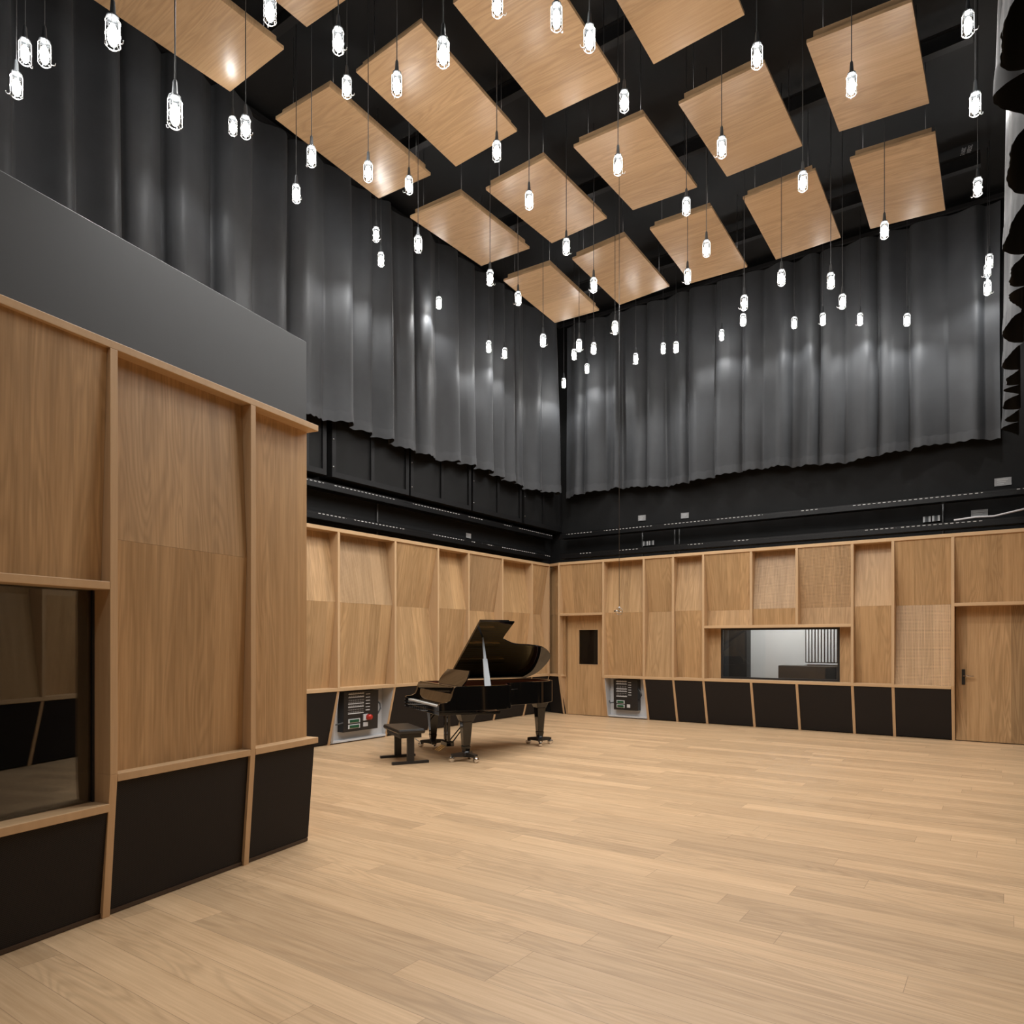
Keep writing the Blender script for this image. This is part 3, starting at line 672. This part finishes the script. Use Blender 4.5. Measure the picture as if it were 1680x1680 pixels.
BL = ['left lamp of the close side-by-side pair at the top left corner',
      'right lamp of the close side-by-side pair at the top left corner',
      'lamp just below the top left corner pair, nearest the left edge',
      'big near lamp overlapping the lower edge of the top left ceiling panel',
      'big near lamp hanging alone above the grey booth box',
      'dimmer left lamp of the touching pair right of the top left ceiling panel',
      'right lamp of the touching pair right of the top left ceiling panel',
      'lamp in front of the left half of the third-row panel by the left curtain',
      'lamp low against the left curtain, left below the third-row first panel',
      'lamp cut by the top edge beside the tip of the top left panel',
      'lamp at top between two near ceiling panels, with its hook pointing left',
      'lamp just left of the left corner of the third-row second panel',
      'lamp in front of the left part of the third-row second ceiling panel',
      'lamp over the upper right edge of the third-row second ceiling panel',
      'lamp cut by the top edge over the left part of the top centre panel',
      'lamp at the very top over the right part of the top centre panel',
      'lamp on the right edge of the top centre ceiling panel',
      'lamp over the right half of the third-row first panel',
      'lamp over the right corner of the third-row first panel',
      'lamp at the lower right corner of the third-row second panel',
      'lamp in front of the middle of the second-row second panel',
      'upper lamp of the stacked pair against the left curtain folds',
      'lower lamp of the stacked pair against the left curtain folds',
      'lamp below the left corner of the second-row first panel',
      'lamp below the bottom corner of the second-row second panel',
      'lamp in front of the second-row third panel',
      'lamp in the gap right of the top centre panel',
      'lone lamp low against the left curtain, right of the stacked pair',
      'lamp at the bottom corner of the second-row first panel',
      'lamp on the left edge of the corner-row first panel',
      'lamp at the lower left edge of the corner-row second panel',
      'left lamp of the low pair against the left curtain before the corner',
      'right lamp of the low pair against the left curtain before the corner',
      'lamp below the left side of the corner-row first panel, right of the low pair',
      'upper middle lamp of the five-lamp cluster in the far corner',
      'left lamp of the five-lamp cluster in the far corner, just below another',
      'right lamp of the five-lamp cluster in the far corner',
      'second lowest lamp in the far corner cluster',
      'lowest lamp of all, in the far corner before the curtain seam',
      'lamp beside the long microphone cable below the corner-row second panel',
      'small lamp just right of the microphone cable, low before the back curtain',
      'left lamp of the close pair right of the microphone cable',
      'right lamp of the close pair right of the microphone cable',
      'lamp at the right corner of the second-row third panel',
      'lamp in front of the corner-row third panel',
      'lamp at the bottom edge of the corner-row third panel',
      'lamp in front of the second-row fourth panel',
      'lamp at the top tip of the second-row fourth panel',
      'lamp at the top right of the corner-row fourth panel',
      'lamp in front of the second-row fifth panel',
      'top lamp of the column beside the right edge curtain',
      'second lamp from the top beside the right edge curtain',
      'third lamp from the top beside the right edge curtain',
      'lamp at the bottom edge of the corner-row fifth panel',
      'upper lamp of the tight stack of three at the right curtain',
      'middle lamp of the tight stack of three at the right curtain',
      'lowest lamp of the tight stack of three at the right curtain',
      'lamp at the bottom corner of the corner-row fourth panel',
      'lamp below the right corner of the corner-row fourth panel, hook pointing right',
      'upper lamp of the vertical pair above the back curtain, right of centre',
      'lower lamp of the vertical pair above the back curtain, right of centre',
      'lowest lamp before the back curtain, left of the vertical pair',
      'left lamp of the three in a level line before the back curtain',
      'middle lamp of the three in a level line before the back curtain',
      'lamp just above the level line of three before the back curtain',
      'right lamp of the three in a level line before the back curtain',
      'lone low lamp before the back curtain, below the corner-row fifth panel']
NV = len(BP)
for x in (3.0, 5.0, 7.0):  # unseen lamps added behind the camera to brighten the near floor
    for y in (-11.6, -13.6, -15.6):
        if (x, y) != (3.0, -11.6): BP.append((x+.2*math.sin(y), y, 6.5+.25*math.sin(x*y))); BL.append('added caged pendant lamp, unseen behind the camera, %s column from the booth, %s row' % ({3.0: 'first', 5.0: 'middle', 7.0: 'last'}[x], {-11.6: 'nearest', -13.6: 'second', -15.6: 'farthest'}[y]))
proto = make_lamp()
for k, (x, y, z) in enumerate(BP):
    o = proto if k == 0 else copy_tree(proto)
    o.location = (x, y, z); o.rotation_euler = (0, 0, rnd.uniform(0, 6.28))
    o['label'] = BL[k]; o['group'] = 'caged pendant lamps'
    ld_ = bpy.data.lights.get('lamp_light') or bpy.data.lights.new('lamp_light', 'SPOT')
    ld_.energy = SPOT; ld_.spot_size = math.radians(150); ld_.spot_blend = .55; ld_.shadow_soft_size = .03; ld_.color = (1, .99, .97)
    lo_ = bpy.data.objects.new('lamp_light', ld_); C.objects.link(lo_); lo_.parent = o; lo_.location = (0, 0, -.108)
    for ch in o.children:
        if ch.name.startswith('cord'): ch.location = (0, 0, .2); ch.scale = (1, 1, ZC-z-.2)

# hanging microphone
rr = ray(1016); Ym = 9.0; mx_, my_ = CAM.x+rr.x*Ym, CAM.y+rr.y*Ym; zm = CAM.z+(HY-1003)/FPX*Ym
t = thing('hanging_microphone', 'small silver microphone hanging on a long thin cable before the back wall', 'microphone', (mx_, my_, zm))
MB().tube([(0, 0, .06), (0, 0, ZC-zm)], .0035, 6).build('cable', M_CORD, t)
MB().tube([(0, 0, -.02+.035*1), (0, 0, .06)], .008, 8).build('yoke', M_STEEL, t)
MB().tube([(.045*math.cos(a*PI/8), 0.0, .045*math.sin(a*PI/8)) for a in range(16)], .003, 6, True).build('shock_ring', M_STEEL, t)
MB().tube([(-.07, 0, .004), (-.01, 0, 0)], [.012, .012], 10).tube([(-.01, 0, 0), (.03, 0, -.01)], [.010, .007], 10).build('capsule', M_CHROME, t)

# lettering on the dark curtain, top right
def text(body, size, loc, rot, mat, label, cat):
    cu = bpy.data.curves.new('lettering', 'FONT'); cu.body = body; cu.size = size; cu.extrude = .001; cu.align_x = 'CENTER'; cu.align_y = 'CENTER'
    tmp = bpy.data.objects.new('tmp', cu); C.objects.link(tmp); dg = bpy.context.evaluated_depsgraph_get()
    me = bpy.data.meshes.new_from_object(tmp.evaluated_get(dg)); C.objects.unlink(tmp); bpy.data.objects.remove(tmp)
    me.materials.clear(); me.materials.append(mat)
    o = bpy.data.objects.new('lettering', me); C.objects.link(o); o.location = loc; o.rotation_euler = rot; tag(o, label, cat); return o

qx, qy = CAM.x + ray(1585).x*10.2, CAM.y + ray(1585).y*10.2
text('202013\n.20915', .075, (qx, qy, ZC-.002), (PI, 0, 1.75), M_WHITE, 'two tiny white lines of numbers on the black ceiling near the right curtain', 'lettering')

# ------------------------------------------------------------------ grand piano
Mx = Vector((-.88, 9.83)); PM = Vector((CAM.x + cy*Mx.x - sy*Mx.y, CAM.y + sy*Mx.x + cy*Mx.y))
AT = math.atan2(sy*.905 + cy*.425, cy*.905 - sy*.425)
gp = thing('grand_piano', 'black lacquered grand piano with raised lid near the left wall', 'piano', (PM.x, PM.y, 0), AT)
def arc(pts, n=6):                 # Catmull-Rom through points
    out = []
    for i in range(len(pts)-1):
        p0 = Vector(pts[max(i-1, 0)]); p1 = Vector(pts[i]); p2 = Vector(pts[i+1]); p3 = Vector(pts[min(i+2, len(pts)-1)])
        for k in range(n):
            t_ = k/n; out.append(tuple(.5*((2*p1)+(p2-p0)*t_+(2*p0-5*p1+4*p2-p3)*t_**2+(3*p1-p0-3*p2+p3)*t_**3)))
    out.append(tuple(pts[-1])); return out
# outline in piano coordinates (t forward, w to the treble side); y = -w
bent = arc([(.45, .755), (.62, .70), (.72, .50), (.82, .28), (1.05, .19), (1.30, .15), (1.50, .07), (1.67, -.08), (1.745, -.25), (1.745, -.45), (1.67, -.65), (1.52, -.755)], 5)
outl = [(-.17, .755)] + bent + [(-.17, -.755)]
rim = [(a, -b_) for a, b_ in outl]
def inset(poly, t):
    n = len(poly); P = [Vector(p) for p in poly]; Q = []
    ar = sum(P[i].x*P[(i+1) % n].y - P[(i+1) % n].x*P[i].y for i in range(n)); sg = 1 if ar > 0 else -1
    for i in range(n):
        e1 = (P[i]-P[i-1]).normalized(); e2 = (P[(i+1) % n]-P[i]).normalized()
        n1 = Vector((-e1.y, e1.x))*sg; n2 = Vector((-e2.y, e2.x))*sg; b_ = (n1+n2).normalized()
        q_ = P[i] + b_*t/max(.5, b_.dot(n1)); Q.append((q_.x, q_.y))
    return Q
MB().wall(rim, .66, .975, .045).build('rim', M_PIANO, gp, bevel=.004)
MB().wall(inset(rim, .046), .80, .965, .012).build('inner_rim', M_MAHOG, gp)
ins = inset(rim, .059)
MB().prism([tuple(p) for p in ins], .84, .86).build('iron_plate', M_GOLD, gp)
MB().prism([tuple(p) for p in ins], .67, .69).build('soundboard', M_MAHOG, gp)
m = MB()
for k in range(40):
    yy = .66 - k*.033; xe = 1.5 - max(0, -(yy-.1))*1.5
    m.tube([(.25, yy, .885), (max(.45, xe), yy+.04, .885)], .0015, 3)
m.build('strings', M_STEEL, gp)
m = MB()
for k in range(5): m.box(.2+.0, 1.2-.13*k, .5-.26*k-.02, .5-.26*k+.02, .86, .90)
m.build('plate_strut', M_GOLD, gp)
# keybed, cheeks, keys
MB().box(-.40, .12, -.755, .755, .615, .665).build('keybed', M_PIANO, gp, bevel=.004)
MB().box(-.05, .45, -.745, .745, .60, .64).build('underframe', M_PIANO, gp)
for sg in (-1, 1):
    prof = [(-.40, .665), (-.40, .745), (-.385, .765), (-.30, .775), (-.25, .80), (-.225, .85), (-.21, .91), (-.195, .955), (-.17, .975), (-.16, .975), (-.16, .665)]
    y0, y1 = sorted((sg*.755, sg*.70)); n = len(prof)
    MB().add([(a, y0, z) for a, z in prof]+[(a, y1, z) for a, z in prof], [tuple(range(n)), tuple(range(2*n-1, n-1, -1))]+[(i, n+i, n+(i+1) % n, (i+1) % n) for i in range(n)]).build('key_cheek', M_PIANO, gp, bevel=.004)
    MB().box(-.38, -.24, *sorted((sg*.70, sg*.625)), .665, .735).build('key_block', M_PIANO, gp, bevel=.004)
MB().box(-.40, -.385, -.70, .70, .665, .715).build('key_slip', M_PIANO, gp)
m = MB(); kw = 1.246/52
for k in range(52): m.box(-.383, -.24, -.623+k*kw+.0006, -.623+(k+1)*kw-.0006, .70, .733)
m.build('white_keys', M_IVORY, gp)
m = MB()
for k in range(51):
    if (k+5) % 7 in (2, 6): continue
    y = .623-(k+1)*kw; m.box(-.335, -.24, y-.006, y+.006, .733, .745)
m.build('black_keys', M_PIANO, gp)
m = MB(); m.hexa([(-.24, -.70, .70), (-.24, .70, .70), (-.19, .70, .70), (-.19, -.70, .70), (-.195, -.70, .88), (-.195, .70, .88), (-.17, .70, .88), (-.17, -.70, .88)]); m.build('fallboard', M_PIANO, gp, bevel=.003)
MB().box(-.20, .30, -.71, .71, .90, .925).build('desk_shelf', M_PIANO, gp)
MB().box(-.21, -.17, -.71, .71, .88, .965).build('front_rail', M_PIANO, gp, bevel=.004)
# music desk with wavy sides
n = 12; pts = []
for k in range(n+1):
    q_ = k/n; w_ = .47 + .04*math.sin(PI*q_*1.2) - .03*q_; pts.append((q_, w_))
pl_ = [(-.02+.13*q_, -.09+w_, .965+.20*q_) for q_, w_ in pts] + [(-.02+.13*q_, -.09-w_, .965+.20*q_) for q_, w_ in reversed(pts)]
nn = len(pl_); off = Vector((.014, 0, -.008))
MB().add(pl_ + [tuple(Vector(p)+off) for p in pl_], [tuple(range(nn)), tuple(range(2*nn-1, nn-1, -1))]+[(i, nn+i, nn+(i+1) % nn, (i+1) % nn) for i in range(nn)]).build('music_desk', M_PIANO, gp)
# lid
TH = math.radians(34); lo = arc([(.78, 1.48)], 1) if 0 else None
lid = [(.28, 0), (.28, 1.49), (.79, 1.49), (.765, 1.20)] + arc([(.765, 1.08), (1.0, .95), (1.27, .915), (1.49, .86), (1.68, .71), (1.755, .55), (1.755, .34), (1.70, .13), (1.57, 0)], 5)
def LP(t_, s_, h): return (t_, .765 - s_*math.cos(TH) + h*math.sin(TH)*1.0, .985 + s_*math.sin(TH) + h*math.cos(TH))
nn = len(lid)
MB().add([LP(a, s_, 0) for a, s_ in lid] + [LP(a, s_, .02) for a, s_ in lid], [tuple(range(nn)), tuple(range(2*nn-1, nn-1, -1))]+[(i, nn+i, nn+(i+1) % nn, (i+1) % nn) for i in range(nn)]).build('lid', M_PIANO, gp)
fl = [(.285, .005), (.285, 1.485), (.72, 1.485), (.72, .005)]
MB().hexa([LP(a, s_, .022) for a, s_ in fl] + [LP(a, s_, .042) for a, s_ in fl]).build('folded_lid_flap', M_PIANO, gp, bevel=.003)
# lid prop
b0 = Vector((.30, -.69, .965)); b1 = Vector(LP(.45, 1.12, 0)); d_ = b1-b0
m = MB(); m.hexa([b0+Vector((-.045, 0, 0)), b0+Vector((.045, 0, 0)), b0+Vector((.045, .02, 0)), b0+Vector((-.045, .02, 0)),
      b0+d_*.55+Vector((-.03, 0, 0)), b0+d_*.55+Vector((.03, 0, 0)), b0+d_*.55+Vector((.03, .02, 0)), b0+d_*.55+Vector((-.03, .02, 0))])
m.hexa([b0+d_*.5+Vector((-.02, 0, 0)), b0+d_*.5+Vector((.02, 0, 0)), b0+d_*.5+Vector((.02, .02, 0)), b0+d_*.5+Vector((-.02, .02, 0)),
      b1+Vector((-.008, 0, 0)), b1+Vector((.008, 0, 0)), b1+Vector((.008, .015, 0)), b1+Vector((-.008, .015, 0))])
m.build('lid_prop', plain('prop_grey', (.22, .24, .26), .3), gp)
# legs with dollies
for (tx, wy, a0) in ((0, .66, .3), (0, -.66, .9), (1.55, -(-.25), .1)):
    y = wy
    m = MB()
    def sq(z, r1): return [(tx-r1, y-r1, z), (tx+r1, y-r1, z), (tx+r1, y+r1, z), (tx-r1, y+r1, z)]
    zt = .62 if tx < 1 else .665
    for za, ra, zb, rb_ in ((.12, .038, .20, .05), (.20, .045, zt-.1, .068), (zt-.1, .075, zt, .11)): m.hexa(sq(za, ra)+sq(zb, rb_))
    lg = m.build('leg', M_PIANO, gp, bevel=.006)
    m = MB()
    m.lathe([(.001, .135), (.05, .135), (.055, .06), (.001, .06)], 12, (tx, y))
    for k in range(3):
        a = a0 + k*2*PI/3; c, s = math.cos(a), math.sin(a); px_, py_ = tx+c*.19, y+s*.19
        nx, ny = -s*.032, c*.032
        m.hexa([(tx+c*.03-nx, y+s*.03-ny, .06), (px_-nx, py_-ny, .068), (px_+nx, py_+ny, .068), (tx+c*.03+nx, y+s*.03+ny, .06),
                (tx+c*.03-nx, y+s*.03-ny, .12), (px_-nx, py_-ny, .102), (px_+nx, py_+ny, .102), (tx+c*.03+nx, y+s*.03+ny, .12)])
        ch = MB(); ch.tube([(px_-s*.024, py_+c*.024, .036), (px_+s*.024, py_-c*.024, .036)], .036, 12)
        ch.box(px_-.014, px_+.014, py_-.014, py_+.014, .05, .08); ch.build('caster_wheel', M_CHROME, lg)
    m.build('caster_dolly', M_BLACKM, lg)
# lyre
lt_ = -.02
m = MB()
for yy in (-.06, .06): m.box(lt_-.02, lt_+.02, yy-.022, yy+.022, .17, .62)
m.box(lt_-.05, lt_+.06, -.12, .12, .12, .18); ly = m.build('pedal_lyre', M_PIANO, gp, bevel=.006)
m = MB()
for yy in (-.07, 0, .07): m.hexa([(lt_-.15, yy-.018, .055), (lt_-.04, yy-.012, .12), (lt_-.04, yy+.012, .12), (lt_-.15, yy+.018, .055), (lt_-.15, yy-.018, .062), (lt_-.04, yy-.012, .13), (lt_-.04, yy+.012, .13), (lt_-.15, yy+.018, .062)])
m.build('pedal', plain('brass', (.6, .45, .2), .2, metal=1), ly)
MB().tube([(lt_+.04, -.07, .15), (.42, -.02, .61)], .009, 8).tube([(lt_+.04, .07, .15), (.42, .02, .61)], .009, 8).build('lyre_brace', M_BLACKM, ly)

# ------------------------------------------------------------------ bench
bn = thing('piano_bench', 'low black leather piano bench on two T-shaped legs beside the piano keyboard', 'bench', (PM.x, PM.y, 0), AT)
c_t, c_w = -.71, .25
MB().box(c_t-.18, c_t+.18, -c_w-.37, -c_w+.37, .385, .445).build('seat_cushion', M_LEATHER, bn, bevel=.022)
MB().box(c_t-.14, c_t+.14, -c_w-.32, -c_w+.32, .33, .386).build('seat_frame', M_BLACKM, bn, bevel=.004)
for k, w_ in enumerate((-.03, .545)):
    l_ = MB().box(c_t-.045, c_t+.045, -w_-.022, -w_+.022, .03, .34).build('leg', M_BLACKM, bn, bevel=.003)
    MB().box(c_t-.24, c_t+.24, -w_-.025, -w_+.025, 0, .032).build('foot_bar', M_BLACKM, l_, bevel=.003)
MB().tube([(c_t+.05, -.545-.04, .32), (c_t+.12, -.545-.05, .27)], .007, 8).build('height_lever', M_STEEL, bn)
